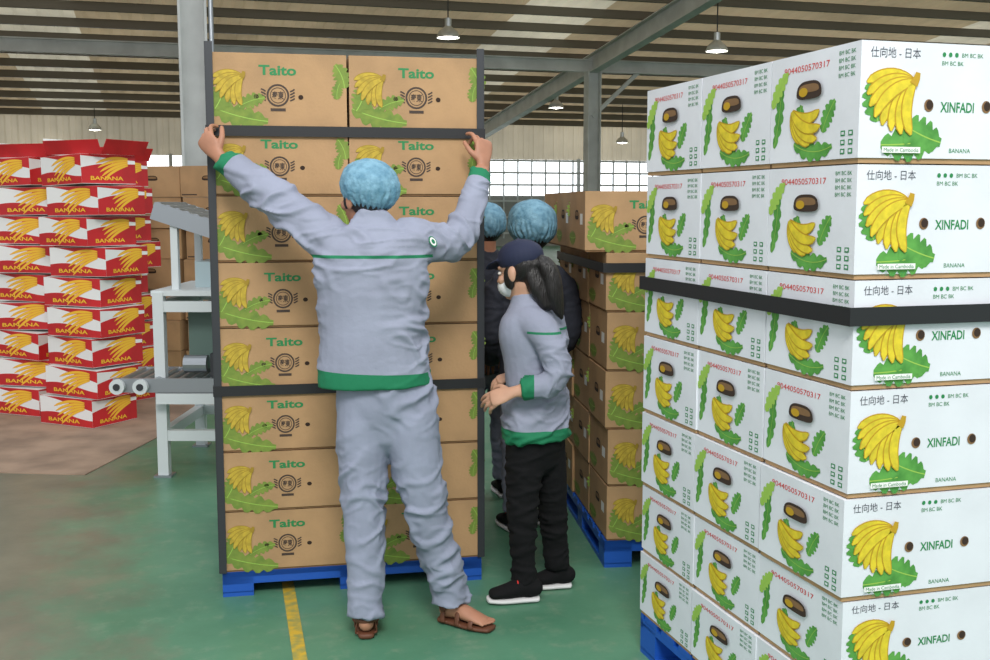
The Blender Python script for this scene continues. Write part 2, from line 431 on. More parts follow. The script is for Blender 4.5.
# ------------------------------------------------------------------ building shell
def P(a,b,z): return E1*a+E2*b+V((0,0,z))
H=1.55
roofz=lambda b: H+3.1+(40-b)*0.10
def floor_material():
    m=bpy.data.materials.new('green_epoxy_floor'); m.use_nodes=True; nt=m.node_tree;N=nt.nodes;L=nt.links; b=N['Principled BSDF']
    tc=N.new('ShaderNodeTexCoord'); 
    def ns(scale,det=6,rough=.6):
        n=N.new('ShaderNodeTexNoise'); n.inputs['Scale'].default_value=scale; n.inputs['Detail'].default_value=det; n.inputs['Roughness'].default_value=rough
        L.new(tc.outputs['Object'],n.inputs['Vector']); return n
    def ramp(src,p0,c0,p1,c1):
        r=N.new('ShaderNodeValToRGB'); r.color_ramp.elements[0].position=p0; r.color_ramp.elements[0].color=c0
        r.color_ramp.elements[1].position=p1; r.color_ramp.elements[1].color=c1; L.new(src,r.inputs['Fac']); return r
    g=ramp(ns(1.3).outputs['Fac'],.3,s2l((68,118,92)),.7,s2l((94,144,116)))
    sc=ramp(ns(9,8,.75).outputs['Fac'],.52,(0,0,0,1),.70,(.6,.6,.6,1))
    mx=N.new('ShaderNodeMixRGB'); L.new(sc.outputs['Color'],mx.inputs['Fac']); L.new(g.outputs['Color'],mx.inputs['Color1']); mx.inputs['Color2'].default_value=s2l((130,148,126))
    con=ramp(ns(2.0).outputs['Fac'],.3,s2l((94,98,84)),.7,s2l((126,124,106)))
    sx=N.new('ShaderNodeSeparateXYZ'); L.new(tc.outputs['Object'],sx.inputs[0])
    nn=ns(2.2,7,.7); ad=N.new('ShaderNodeMath'); ad.operation='MULTIPLY_ADD'; L.new(nn.outputs['Fac'],ad.inputs[0]); ad.inputs[1].default_value=1.5; L.new(sx.outputs['X'],ad.inputs[2])
    mr=N.new('ShaderNodeMapRange'); mr.inputs['From Min'].default_value=0.12; mr.inputs['From Max'].default_value=0.62; L.new(ad.outputs[0],mr.inputs['Value'])
    m2=N.new('ShaderNodeMixRGB'); L.new(mr.outputs['Result'],m2.inputs['Fac']); L.new(con.outputs['Color'],m2.inputs['Color1']); L.new(mx.outputs['Color'],m2.inputs['Color2'])
    L.new(m2.outputs['Color'],b.inputs['Base Color'])
    rr=N.new('ShaderNodeMapRange'); rr.inputs['To Min'].default_value=.25; rr.inputs['To Max'].default_value=.55; L.new(ns(3,6).outputs['Fac'],rr.inputs['Value']); L.new(rr.outputs['Result'],b.inputs['Roughness'])
    bp=N.new('ShaderNodeBump'); bp.inputs['Strength'].default_value=.15; bp.inputs['Distance'].default_value=.004; L.new(ns(30,4).outputs['Fac'],bp.inputs['Height']); L.new(bp.outputs['Normal'],b.inputs['Normal'])
    return m
mb=MB(); mb.box((-25,-8,-0.2),(47,41,0),floor_material()); add('floor',mb.mesh('floor'),None,(0,0,0),YAW)
mb=MB(); line=mat('yellow_floor_paint',(200,164,48),0.6,rgb2=(140,142,80),vscale=25)
p1=V((-1.10,5.4,0.002)); p0=V((-0.59,3.3,0.002)); dd=(p1-p0).normalized(); nn=V((dd.y,-dd.x,0))*0.024
mb.poly([p0+nn,p1+nn,p1-nn,p0-nn],line); add('floor_line_marking',mb.mesh('line'))
mb=MB(); sheet=mat('cardboard_floor_sheet',(168,144,124),0.8,var=0.2,vscale=3)
mb.box((-1.3,-1.1,0.0),(0.95,1.4,0.006),sheet,Matrix.Translation((-3.2,7.4,0))@Matrix.Rotation(-0.1,4,'Z')); add('cardboard_sheet',mb.mesh('sheet'))

def translucent(name,rgb,fac):
    m=bpy.data.materials.new(name); m.use_nodes=True; nt=m.node_tree;N=nt.nodes;L=nt.links
    N.remove(N['Principled BSDF']); out=N['Material Output']
    tc=N.new('ShaderNodeTexCoord'); n=N.new('ShaderNodeTexNoise'); n.inputs['Scale'].default_value=0.35; n.inputs['Detail'].default_value=4; L.new(tc.outputs['Object'],n.inputs['Vector'])
    r=N.new('ShaderNodeValToRGB'); r.color_ramp.elements[0].color=s2l(tuple(x*.82 for x in rgb)); r.color_ramp.elements[0].position=.35; r.color_ramp.elements[1].color=s2l(rgb); r.color_ramp.elements[1].position=.65; L.new(n.outputs['Fac'],r.inputs['Fac'])
    d=N.new('ShaderNodeBsdfDiffuse'); t=N.new('ShaderNodeBsdfTranslucent'); mx=N.new('ShaderNodeMixShader'); mx.inputs[0].default_value=fac
    for q in(d,t): L.new(r.outputs['Color'],q.inputs['Color'])
    L.new(d.outputs[0],mx.inputs[1]);L.new(t.outputs[0],mx.inputs[2]);L.new(mx.outputs[0],out.inputs['Surface']); return m
roofm=translucent('roof_sheet_cream',(206,184,148),0.36)
skym=translucent('roof_skylight_sheet',(226,216,190),0.50)
wallm=translucent('wall_sheet_cream',(214,202,178),0.28)
blockm=mat('wall_block_grey',(180,182,178),0.8,var=0.1,vscale=1)
purl=mat('purlin_steel',(112,104,92),0.6)
def corr(mb,fn,a0,a1,period,amp,m,alt=None):
    n=int((a1-a0)/period); prof=((0,0),(0.35,0),(0.5,1),(0.85,1))
    xs=[]
    for i in range(n):
        for t,h in prof: xs.append((a0+(i+t)*period,h*amp))
    xs.append((a0+n*period,0))
    for (x0,h0),(x1,h1) in zip(xs,xs[1:]):
        mb.poly(fn(x0,h0,x1,h1),alt if (alt and int((x0+100)/2.0)%6==0) else m)
mb=MB()
corr(mb,lambda x0,h0,x1,h1:[P(x0,11,roofz(11)+h0),P(x1,11,roofz(11)+h1),P(x1,40.2,roofz(40.2)+h1),P(x0,40.2,roofz(40.2)+h0)],-20,45,0.5,0.05,roofm,skym)
add('ceiling',mb.mesh('roof'))
mb=MB()
b=39.4
while b>11:
    z=roofz(b)-0.12; mb.beam(P(-20,b,z),P(45,b,z),0.10,0.20,purl); b-=1.45
add('roof_purlins',mb.mesh('purlins'))
def ibeam(mb,a,b,w,h,m,up=V((0,0,1))):
    a=V(a);b=V(b); d=(b-a).normalized(); x=d.cross(up).normalized(); z=x.cross(d)
    mb.beam(a+z*h/2,b+z*h/2,w,0.03,m,up); mb.beam(a-z*h/2,b-z*h/2,w,0.03,m,up); mb.beam(a,b,0.03,h,m,up)
mb=MB()
for a0 in (-9,11,23,35):
    ibeam(mb,P(a0,11,roofz(11)-0.5),P(a0,40,roofz(40)-0.5),0.26,0.45,col_paint)
ibeam(mb,P(-8,28.3,roofz(28.3)-0.55),P(45,28.3,roofz(28.3)-0.55),0.2,0.30,col_paint)
add('roof_rafters',mb.mesh('rafters'))
for (a0,b0,w) in ((11,28.3,0.36),(23,28.3,0.36)):
    mb=MB(); ibeam(mb,P(a0,b0,0),P(a0,b0,roofz(b0)-0.68),w,0.34,col_paint,up=E1)
    mb.beam(P(a0,b0,roofz(b0)-1.9),P(a0+1.3,b0,roofz(b0)-0.7),0.1,0.1,col_paint)
    add('steel_column',mb.mesh('column'))
mb=MB(); cp=V((-3.60,13.4,0)); ibeam(mb,cp,cp+V((0,0,roofz(13)-0.1)),0.34,0.30,col_paint,up=E1)
mb.box((cp.x-0.22,cp.y-0.22,0),(cp.x+0.22,cp.y+0.22,0.03),col_paint)
mb.cyl(cp+V((0.25,-0.1,0)),cp+V((0.25,-0.1,6.5)),0.03,0.03,steel)
add('steel_column',mb.mesh('column'))
mb=MB()
corr(mb,lambda x0,h0,x1,h1:[P(x0,40-h0,3.25),P(x1,40-h1,3.25),P(x1,40-h1,4.8),P(x0,40-h0,4.8)],-20,45,0.4,0.05,wallm)
mb.box((-20,39.9,0),(45,40.1,1.9),blockm,Matrix.Rotation(YAW,4,'Z'))
for i in range(14):
    a0=-20+i*5; mb.beam(P(a0,40,1.85),P(a0,40,3.3),0.12,0.12,col_paint,up=E1)
add('wall_back',mb.mesh('wall_back'))
mb=MB()
for i in range(60):
    a0=7+i*0.55; mb.beam(P(a0,39.8,0.3),P(a0,39.8,3.25),0.07,0.05,white_paint,up=E1)
for z in (0.5,1.1,1.7,2.3,2.75,3.2): mb.beam(P(6,39.75,z),P(45,39.75,z),0.06,0.07,white_paint)
add('window_1',mb.mesh('window'))
for nm,a0 in (('wall_left',-20),('wall_right',45)):
    mb=MB(); mb.poly([P(a0,11,0),P(a0,40,0),P(a0,40,roofz(40)),P(a0,11,roofz(11))],wallm); add(nm,mb.mesh(nm))

lamp_m=mat('lamp_shade_metal',(210,214,214),0.3,metal=0.6); bulb=mat('lamp_glow',(255,250,235),0.5,emit=14)
cord=mat('lamp_cord',(60,60,60),0.6)
def pendant(x,y,z,s=1.0):
    top=roofz(V((x,y,0)).dot(E2))
    mb=MB(); mb.lathe((0,0,0),[(0.24*s,-0.0),(0.235*s,0.05*s),(0.20*s,0.12*s),(0.11*s,0.20*s),(0.07*s,0.24*s),(0.07*s,0.40*s),(0.0,0.42*s)],lamp_m)
    mb.lathe((0,0,0),[(0.0,-0.03*s),(0.12*s,-0.01*s),(0.20*s,0.02*s),(0.0,0.03*s)],bulb)
    mb.cyl((0,0,0.4*s),(0,0,top-z),0.014,0.014,cord,6)
    add('pendant_lamp',mb.mesh('lamp'),None,(x,y,z))
pendant(-0.98,23.54,5.02); pendant(4.84,24.54,4.88); pendant(1.89,34.56,4.53); pendant(4.39,38.49,3.68,.9); pendant(-13.09,36.51,3.99,.9)

# ------------------------------------------------------------------ figures
def catmull(pts,k=4):
    out=[]
    n=len(pts)
    for i in range(n-1):
        p0=pts[max(0,i-1)];p1=pts[i];p2=pts[i+1];p3=pts[min(n-1,i+2)]
        for j in range(k):
            t=j/k
            out.append([0.5*((2*b)+(-a+c)*t+(2*a-5*b+4*c-d)*t*t+(-a+3*b-3*c+d)*t**3) for a,b,c,d in zip(p0,p1,p2,p3)])
    out.append(list(pts[-1])); return out

def loft(bm, rings, ref=V((1,0,0)), n=20, k=4, ends=(True,True), sq=1.0):
    R=catmull([list(map(float,r)) for r in rings],k)
    cs=[V(r[:3]) for r in R]
    allr=[]
    for i,c in enumerate(cs):
        t=(cs[min(len(cs)-1,i+1)]-cs[max(0,i-1)]).normalized()
        x=(ref-t*ref.dot(t)); 
        if x.length<1e-3: x=t.orthogonal()
        x.normalize(); y=t.cross(x)
        rx,ry=max(R[i][3],.001),max(R[i][4],.001)
        def mk(cc,s):
            vs=[]
            for j in range(n):
                a=2*math.pi*j/n; ca,sa=math.cos(a),math.sin(a)
                if sq!=1: ca=math.copysign(abs(ca)**sq,ca); sa=math.copysign(abs(sa)**sq,sa)
                vs.append(bm.verts.new(cc+x*ca*rx*s+y*sa*ry*s))
            return vs
        rm=min(rx,ry)
        if i==0 and ends[0]:
            for q in (0.98,0.8,0.45): allr.append(mk(c-t*rm*q, math.sqrt(1-q*q)))
        allr.append(mk(c,1))
        if i==len(cs)-1 and ends[1]:
            for q in (0.45,0.8,0.98): allr.append(mk(c+t*rm*q, math.sqrt(1-q*q)))
    for a,b in zip(allr,allr[1:]):
        for j in range(n): bm.faces.new((a[j],a[(j+1)%n],b[(j+1)%n],b[j]))
    bm.faces.new(list(reversed(allr[0]))); bm.faces.new(allr[-1])

def ell(bm,c,r,M=None,seg=20):
    g=bmesh.ops.create_uvsphere(bm,u_segments=seg,v_segments=seg//2+2,radius=1)
    S=Matrix.Diagonal((r[0],r[1],r[2],1)); T=Matrix.Translation(V(c))@(M.to_4x4() if M else Matrix.Identity(4))@S
    bmesh.ops.transform(bm,matrix=T,verts=g['verts'])

def finish(bm,name,parent,mats,voxel=0.007,smooth=4,disp=None,cuts=(),assign=None):
    bmesh.ops.recalc_face_normals(bm,faces=bm.faces)
    me=bpy.data.meshes.new(name+'_src'); bm.to_mesh(me); bm.free()
    o=bpy.data.objects.new('tmp',me); scn.collection.objects.link(o)
    r=o.modifiers.new('r','REMESH'); r.mode='VOXEL'; r.voxel_size=voxel
    if smooth:
        s=o.modifiers.new('s','SMOOTH'); s.factor=0.6; s.iterations=smooth
    bpy.context.view_layer.update()
    m2=bpy.data.meshes.new_from_object(o.evaluated_get(bpy.context.evaluated_depsgraph_get()))
    bpy.data.objects.remove(o); bpy.data.meshes.remove(me)
    bm=bmesh.new(); bm.from_mesh(m2)
    if disp:
        bm.normal_update()
        nv=[(v, v.normal*disp(v.co,v.normal)) for v in bm.verts]
        for v,dv in nv: v.co+=dv
    for co,no in cuts:
        bmesh.ops.bisect_plane(bm,geom=bm.verts[:]+bm.edges[:]+bm.faces[:],plane_co=V(co),plane_no=V(no))
    for f in bm.faces:
        f.smooth=True
        if assign: f.material_index=assign(f.calc_center_median(),f.normal)
    bm.to_mesh(m2); bm.free()
    for m in mats: m2.materials.append(m)
    return add(name,m2,parent)

def folds(amp=0.007,f=7,seed=0,dirv=V((1,1,2.2))):
    """drag folds: ridges along warped noise zero-lines"""
    def fn(p,n):
        q=V((p.x*dirv.x,p.y*dirv.y,p.z*dirv.z))*f+V((seed,seed*2.3,0))
        w=noise.noise(q+V((1,1,1))*noise.noise(q*0.5)*1.5)
        r=max(0,1-abs(w)*3.4)
        r=r*r*(3-2*r)
        w2=noise.noise(q*1.7+V((9,2,seed)))
        r2=max(0,1-abs(w2)*4.0); r2=r2*r2*(3-2*r2)
        mask=max(0,min(1,0.65+1.6*noise.noise(p*3.0+V((seed,7,3)))))
        return amp*((r+0.4*r2)*mask-0.35*mask)+amp*0.4*noise.noise(p*4+V((seed,0,0)))
    return fn

skin=mat('skin',(176,124,98),0.55,var=0.06,vscale=20)
skin_l=mat('skin_light',(200,154,128),0.55,var=0.05,vscale=20)
cloth=mat('jacket_grey_cloth',(148,153,172),0.85,var=0.06,vscale=6,bump=0.3,bscale=28)
pants_m=mat('trouser_grey_cloth',(144,150,170),0.85,var=0.07,vscale=6,bump=0.3,bscale=24)
green_c=mat('green_trim_cloth',(20,118,80),0.8,bump=0.1)
black_c=mat('black_cloth',(17,17,19),0.9,bump=0.2,spec=0.25)
navy=mat('navy_cloth',(30,37,64),0.8)
dark_c=mat('dark_workwear',(44,47,58),0.85,bump=0.2)
hair_m=mat('black_hair',(22,18,17),0.4,bump=0.5,bscale=200,stretch=(1,1,0.08))
net=mat('blue_hairnet',(120,164,186),0.65,rgb2=(86,132,156),vscale=34,bump=0.4,bscale=110)
eye_w=mat('eye_white',(230,228,222),0.3); eye_d=mat('eye_dark',(30,20,16),0.2); lip=mat('lips',(160,92,84),0.5)
sandal=mat('sandal_leather',(96,56,36),0.6); sole_w=mat('white_rubber_sole',(215,215,215),0.6); mask_m=mat('face_mask_white',(232,234,236),0.7,bump=0.2,bscale=20)

def basis(fwd,up=V((0,0,1))):
    f=V(fwd).normalized(); x=f.cross(V(up)).normalized(); z=x.cross(f)
    return Matrix(((x.x,f.x,z.x),(x.y,f.y,z.y),(x.z,f.z,z.z)))

def plain(bm,name,parent,m):
    me=bpy.data.meshes.new(name);bm.to_mesh(me);bm.free();me.materials.append(m)
    for p in me.polygons: p.use_smooth=True
    add(name,me,parent)

def head(parent,c,fwd,skin_mat,up=V((0,0,1)),neck_to=None,s=1.0):
    c=V(c);B=basis(fwd,up); T=lambda x,y,z:c+B@(V((x,y,z))*s)
    bm=bmesh.new()
    ell(bm,T(0,-0.012,0.03),(0.076*s,0.093*s,0.085*s),B)
    ell(bm,T(0,0.022,-0.035),(0.058*s,0.066*s,0.078*s),B)
    ell(bm,T(0,0.060,-0.085),(0.028*s,0.026*s,0.024*s),B)
    ell(bm,T(0,0.065,0.030),(0.055*s,0.024*s,0.016*s),B)
    for sx in(-1,1):
        ell(bm,T(sx*0.040,0.062,-0.022),(0.024*s,0.022*s,0.022*s),B)
        ell(bm,T(sx*0.078,-0.006,-0.008),(0.010*s,0.020*s,0.033*s),B)
    a=T(0,0.082,0.018);b=T(0,0.104,-0.024)
    loft(bm,[(*a,0.009*s,0.009*s),(*b,0.013*s,0.012*s)],ref=B@V((1,0,0)),n=12)
    ell(bm,T(0,0.084,-0.055),(0.024*s,0.012*s,0.011*s),B)
    if neck_to:
        n0=T(0,-0.02,-0.05); n1=V(neck_to)
        loft(bm,[(*n0,0.052*s,0.055*s),(*((n0+n1)/2),0.052*s,0.054*s),(*n1,0.062*s,0.060*s)],ref=B@V((1,0,0)))
    finish(bm,'head',parent,[skin_mat],voxel=0.0045,smooth=5)
    bm=bmesh.new()
    for sx in(-1,1): ell(bm,T(sx*0.031,0.076,0.008),(0.014*s,0.008*s,0.0075*s),B)
    plain(bm,'eyes',parent,eye_w)
    bm=bmesh.new()
    for sx in(-1,1):
        ell(bm,T(sx*0.031,0.082,0.008),(0.0062*s,0.0035*s,0.0062*s),B)
        ell(bm,T(sx*0.031,0.086,0.028),(0.019*s,0.005*s,0.0035*s),B)
    plain(bm,'irises_brows',parent,eye_d)
    bm=bmesh.new(); ell(bm,T(0,0.0935,-0.055),(0.022*s,0.006*s,0.007*s),B)
    plain(bm,'lips',parent,lip)
    return T,B

def hairnet(parent,T,B,s=1.0,r=(0.103,0.118,0.098),off=(0,-0.030,0.048)):
    bm=bmesh.new(); c=T(*off)
    ell(bm,c,(r[0]*s,r[1]*s,r[2]*s),B@Matrix.Rotation(math.radians(18),3,'X'),seg=40)
    Bi=B.transposed()
    def dsp(p,n):
        q=Bi@(p-c)
        a=math.atan2(q.y,q.x)
        low=max(0,min(1,(0.02-q.z)/0.07))
        return 0.0035*math.sin(a*26+noise.noise(p*20)*4)*low+0.005*noise.noise(p*18)+0.004*abs(noise.noise(p*44))
    finish(bm,'hairnet',parent,[net],voxel=0.005,smooth=2,disp=dsp)
    bm=bmesh.new(); ell(bm,T(0,-0.030,0.008),(0.080*s,0.086*s,0.084*s),B)
    for sx in(-1,1): ell(bm,T(sx*0.071,0.022,-0.006),(0.010*s,0.014*s,0.034*s),B)
    finish(bm,'hair',parent,[hair_m],voxel=0.006,smooth=2)

def hand(parent,wrist,dirv,back,thumbside,curl,skin_mat,s=1.0,fore=None,tc=0.6,spread=0.06):
    w=V(wrist); y=V(dirv).normalized(); z=V(back); z=(z-y*z.dot(y)).normalized(); x=y.cross(z)
    if x.dot(V(thumbside))<0: x=-x
    T=lambda a,b,c: w+(x*a+y*b+z*c)*s
    bm=bmesh.new()
    def ringp(a,b,c,rx,ry): return (*T(a,b,c),rx*s,ry*s)
    pal=[ringp(0,-0.02,0,0.027,0.020),ringp(0,0.01,0,0.029,0.019),ringp(0.001,0.045,0,0.039,0.016),ringp(0,0.080,0,0.040,0.013),ringp(0,0.094,0,0.037,0.010)]
    if fore is not None:
        f=V(fore); pal=[(*f,0.040*s,0.038*s),(*((f+w)/2),0.033*s,0.029*s)]+pal
    loft(bm,pal,ref=x,n=20,k=3)
    offs=[(-0.031,0.086,0.80),(-0.0105,0.094,0.95),(0.0105,0.096,1.03),(0.031,0.090,0.95)]
    for i,(ox,oy,ls) in enumerate(offs):
        p=T(ox,oy-0.015,0); ang=0.15; c=curl[i] if isinstance(curl,(list,tuple)) else curl
        sp=(i-1.5)*spread
        pts=[(*p,0.0095*s,0.0090*s)]
        for L,cc,r in ((0.052,c*0.8,0.0090),(0.030,c,0.0080),(0.024,c*0.7,0.0068)):
            ang+=cc
            dv=(y*math.cos(ang)*math.cos(sp)+x*math.sin(sp)*math.cos(ang)-z*math.sin(ang))
            p=p+dv*L*ls*s; pts.append((*p,r*s,r*s))
        loft(bm,pts,ref=x,n=12,k=3)
    p=T(0.024,0.022,-0.004); pts=[(*p,0.015*s,0.013*s)]
    for L,a,b,c,r in ((0.038,0.75,0.62,-0.25,0.0115),(0.032,0.35,0.85,-0.25-tc*0.5,0.0095),(0.025,-0.05,0.8,-0.35-tc*0.7,0.0082)):
        dv=(x*a+y*b+z*c).normalized(); p=p+dv*L*s; pts.append((*p,r*s,r*s))
    loft(bm,pts,ref=z,n=12,k=3)
    finish(bm,'hand',parent,[skin_mat],voxel=0.0032,smooth=2)

# ---------------- man (worker reaching around the stack)
man=add('man_in_hairnet',None,None,(-0.40,3.9,0))
def shift(root):
    for o in root.children: o.location=-root.location
bm=bmesh.new(); X=V((1,0,0))
loft(bm,[(-0.434,3.925,0.905,0.206,0.146),(-0.436,3.925,0.97,0.203,0.148),(-0.441,3.92,1.10,0.188,0.142),(-0.440,3.92,1.24,0.196,0.142),(-0.440,3.915,1.35,0.203,0.133),(-0.435,3.915,1.43,0.176,0.104),(-0.435,3.92,1.478,0.083,0.074),(-0.435,3.93,1.505,0.064,0.064)],ref=X,n=28,ends=(False,False),sq=0.9)
loft(bm,[(-0.53,3.92,1.39,0.083,0.083),(-0.61,3.93,1.44,0.080,0.082),(-0.71,3.965,1.51,0.071,0.074),(-0.82,4.01,1.59,0.064,0.066),(-0.92,4.06,1.658,0.055,0.056),(-0.998,4.095,1.712,0.048,0.047)],ref=V((0,1,0)),ends=(True,False))
eR=V((-0.056,4.285,1.672))
loft(bm,[(-0.35,3.915,1.39,0.083,0.083),(-0.285,3.93,1.42,0.078,0.078),(-0.220,3.99,1.41,0.072,0.072),(-0.150,4.065,1.42,0.067,0.066),(-0.100,4.15,1.51,0.058,0.058),(-0.070,4.24,1.62,0.051,0.051),(*eR,0.046,0.046)],ref=V((0,1,0)),ends=(True,False))
loft(bm,[(-0.435,3.925,1.465,0.078,0.074),(-0.433,3.93,1.512,0.068,0.066)],ref=X,ends=(False,False))
eL=V((-0.998,4.095,1.712)); dL=(eL-V((-0.92,4.06,1.658))).normalized(); cL=eL-dL*0.050
dR=(eR-V((-0.070,4.24,1.62))).normalized(); cR=eR-dR*0.050
def asg(p,n):
    if p.z<0.963-0.03*(p.x+0.43): return 1
    if (p-cL).dot(dL)>0 and p.x<-0.8: return 1
    if (p-cR).dot(dR)>0 and p.y>4.15: return 1
    if 1.366<p.z<1.377 and -0.66<p.x<-0.22 and p.y<3.96: return 1
    return 0
fd=folds(0.0155,5.5,3)
def jd(p,n):
    k=1.0
    if p.z<0.99: k=0.45
    if abs(p.z-1.372)<0.03: k=0.7
    return fd(p,n)*k
jk=finish(bm,'jacket',man,[cloth,green_c],voxel=0.006,smooth=5,disp=jd,cuts=[((-0.43,0,0.963),(0.03,0,1)),(cL,dL),(cR,dR),((0,0,1.366),(0,0,1)),((0,0,1.377),(0,0,1))],assign=asg)
ok,loc,nrm,_=jk.closest_point_on_mesh(V((-0.205,3.86,1.43)))
nrm=nrm.normalized(); bx=nrm.orthogonal().normalized(); by=nrm.cross(bx)
mb=MB()
for r,m,k in ((0.021,green_c,0.004),(0.016,txt_w,0.005),(0.009,green_c,0.006)):
    mb.poly([loc+nrm*k+bx*r*math.cos(t*math.pi/10)+by*r*math.sin(t*math.pi/10) for t in range(20)],m)
add('sleeve_badge',mb.mesh('badge'),man)
bm=bmesh.new()
loft(bm,[(-0.405,3.935,0.99,0.160,0.122),(-0.399,3.94,0.90,0.176,0.136),(-0.394,3.945,0.82,0.181,0.138),(-0.392,3.945,0.76,0.158,0.12)],ref=X,n=24,sq=0.9)
loft(bm,[(-0.472,3.94,0.84,0.097,0.122),(-0.478,3.925,0.70,0.095,0.110),(-0.476,3.895,0.50,0.079,0.088),(-0.471,3.87,0.30,0.070,0.077),(-0.468,3.85,0.14,0.063,0.070),(-0.468,3.845,0.075,0.068,0.074)],ref=X,ends=(True,False))
loft(bm,[(-0.315,3.94,0.84,0.097,0.122),(-0.300,3.925,0.70,0.095,0.110),(-0.262,3.91,0.50,0.079,0.088),(-0.215,3.93,0.30,0.071,0.077),(-0.176,3.945,0.15,0.067,0.070),(-0.168,3.95,0.085,0.074,0.076)],ref=X,ends=(True,False))
finish(bm,'trousers',man,[pants_m],voxel=0.007,smooth=5,disp=folds(0.0155,5.5,9,V((1.3,1.3,1.9))))
T,B=head(man,(-0.462,3.945,1.572),(-0.70,0.71,-0.02),skin,neck_to=(-0.435,3.93,1.47),s=0.96)
hairnet(man,T,B,s=0.96,r=(0.104,0.120,0.096),off=(0,-0.030,0.048))
hand(man,(-1.020,4.108,1.730),(-0.62,0.22,0.72),(-0.45,-0.85,0.1),(1,0,0.5),[0.75,0.7,0.65,0.6],skin,s=0.98,fore=(-0.96,4.078,1.688))
hand(man,(-0.046,4.312,1.706),(0.04,0.24,0.96),(0.55,-0.80,0.1),(-1,-0.5,0),[0.9,0.85,0.8,0.5],skin,s=0.98,fore=(-0.064,4.262,1.645))
def foot(parent,heel,toe,kind,ankle,s=1.0):
    h=V(heel);t=V(toe);d=(t-h);d.z=0;L=d.length;d.normalize();x=V((d.y,-d.x,0)); P2=lambda a,b,c:h+d*a*L+x*b+V((0,0,c))
    zb=0.022
    if kind=='sandal':
        bm=bmesh.new()
        loft(bm,[(*P2(0.10,0,zb+0.03),0.028,0.030),(*P2(0.35,0,zb+0.035),0.032,0.031),(*P2(0.68,0,zb+0.020),0.038,0.020),(*P2(0.84,0,zb+0.013),0.037,0.013)],ref=x)
        a=V(ankle); loft(bm,[(*P2(0.2,0,zb+0.035),0.031,0.034),(*((P2(0.2,0,zb)+a)/2+V((0,0,0.03))),0.033,0.037),(*a,0.036,0.039)],ref=x)
        for i in range(5):
            bx=(-0.029+i*0.0140); r=0.0100 if i==0 else 0.0078-0.0004*i
            loft(bm,[(*P2(0.80,bx,zb+0.011),r,r),(*P2(0.99-0.025*abs(i-1),bx*1.08,zb+0.008),r,r*0.9)],ref=x,n=10)
        finish(bm,'foot',parent,[skin],voxel=0.0045,smooth=2)
        bm=bmesh.new()
        loft(bm,[(*P2(0.0,0,0.012),0.028,0.011),(*P2(0.25,0,0.012),0.034,0.011),(*P2(0.7,0,0.011),0.045,0.010),(*P2(1.0,0,0.011),0.034,0.010)],ref=x,sq=0.7)
        for a0,hh,rw in ((0.70,0.036,0.048),(0.42,0.064,0.041),(0.12,0.070,0.038)):
            pts=[]
            for q in range(9):
                an=math.pi*q/8; pts.append((*P2(a0,math.cos(an)*rw,0.015+math.sin(an)*hh),0.012,0.0035))
            loft(bm,pts,ref=d,n=10,k=2)
        pts=[]
        for q in range(9):
            an=math.pi*q/8; pts.append((*P2(0.20-0.21*math.sin(an),math.cos(an)*0.041,0.066),0.009,0.0035))
        loft(bm,pts,ref=V((0,0,1)),n=10,k=2)
        finish(bm,'sandal',parent,[sandal],voxel=0.004,smooth=1)
    else:
        bm=bmesh.new(); a=V(ankle)
        loft(bm,[(*P2(0.09,0,0.055),0.036,0.036),(*P2(0.35,0,0.058),0.039,0.038),(*P2(0.62,0,0.045),0.044,0.028),(*P2(0.88,0,0.036),0.040,0.020)],ref=x)
        loft(bm,[(*P2(0.2,0,0.05),0.036,0.038),(*a,0.038,0.042)],ref=x)
        finish(bm,'shoe_upper',parent,[black_c],voxel=0.005,smooth=3)
        bm=bmesh.new()
        loft(bm,[(*P2(0.03,0,0.012),0.034,0.011),(*P2(0.3,0,0.012),0.038,0.011),(*P2(0.7,0,0.012),0.046,0.011),(*P2(0.97,0,0.014),0.036,0.010)],ref=x,sq=0.75)
        finish(bm,'shoe_sole',parent,[sole_w],voxel=0.004,smooth=1)
        bm=bmesh.new()
        for q in (0.42,0.50,0.58):
            loft(bm,[(*P2(q,-0.026,0.086-0.035*(q-.4)/.2),0.003,0.003),(*P2(q,0,0.097-0.035*(q-.4)/.2),0.003,0.003),(*P2(q,0.026,0.086-0.035*(q-.4)/.2),0.003,0.003)],ref=d,n=8)
        plain(bm,'laces',parent,txt_r)
foot(man,(-0.462,3.80,0),(-0.490,4.02,0),'sandal',(-0.468,3.845,0.12))
foot(man,(-0.200,3.975,0),(-0.015,3.872,0),'sandal',(-0.168,3.95,0.12))
shift(man)

# ---------------- woman in cap
wm=add('woman_with_cap',None,None,(0.15,4.25,0))
side=V((0.72,0.69,0)).normalized()
bm=bmesh.new()
loft(bm,[(0.160,4.25,0.640,0.140,0.122),(0.160,4.25,0.70,0.138,0.120),(0.160,4.25,0.82,0.128,0.108),(0.157,4.25,0.95,0.134,0.108),(0.148,4.25,1.06,0.150,0.108),(0.135,4.25,1.14,0.128,0.088),(0.120,4.25,1.19,0.064,0.060),(0.115,4.25,1.215,0.053,0.053)],ref=side,n=26,ends=(False,False),sq=0.92)
loft(bm,[(0.13,4.18,1.105,0.066,0.066),(0.175,4.13,1.08,0.062,0.062),(0.218,4.10,1.01,0.056,0.056),(0.238,4.09,0.93,0.053,0.052),(0.205,4.085,0.882,0.049,0.048),(0.140,4.08,0.868,0.044,0.044),(0.100,4.08,0.860,0.042,0.042)],ref=V((0,1,0)),ends=(True,False))
loft(bm,[(0.13,4.34,1.10,0.062,0.062),(0.16,4.38,1.02,0.056,0.056),(0.17,4.38,0.93,0.050,0.050),(0.135,4.365,0.885,0.045,0.045),(0.10,4.355,0.875,0.040,0.040)],ref=V((0,1,0)),ends=(True,False))
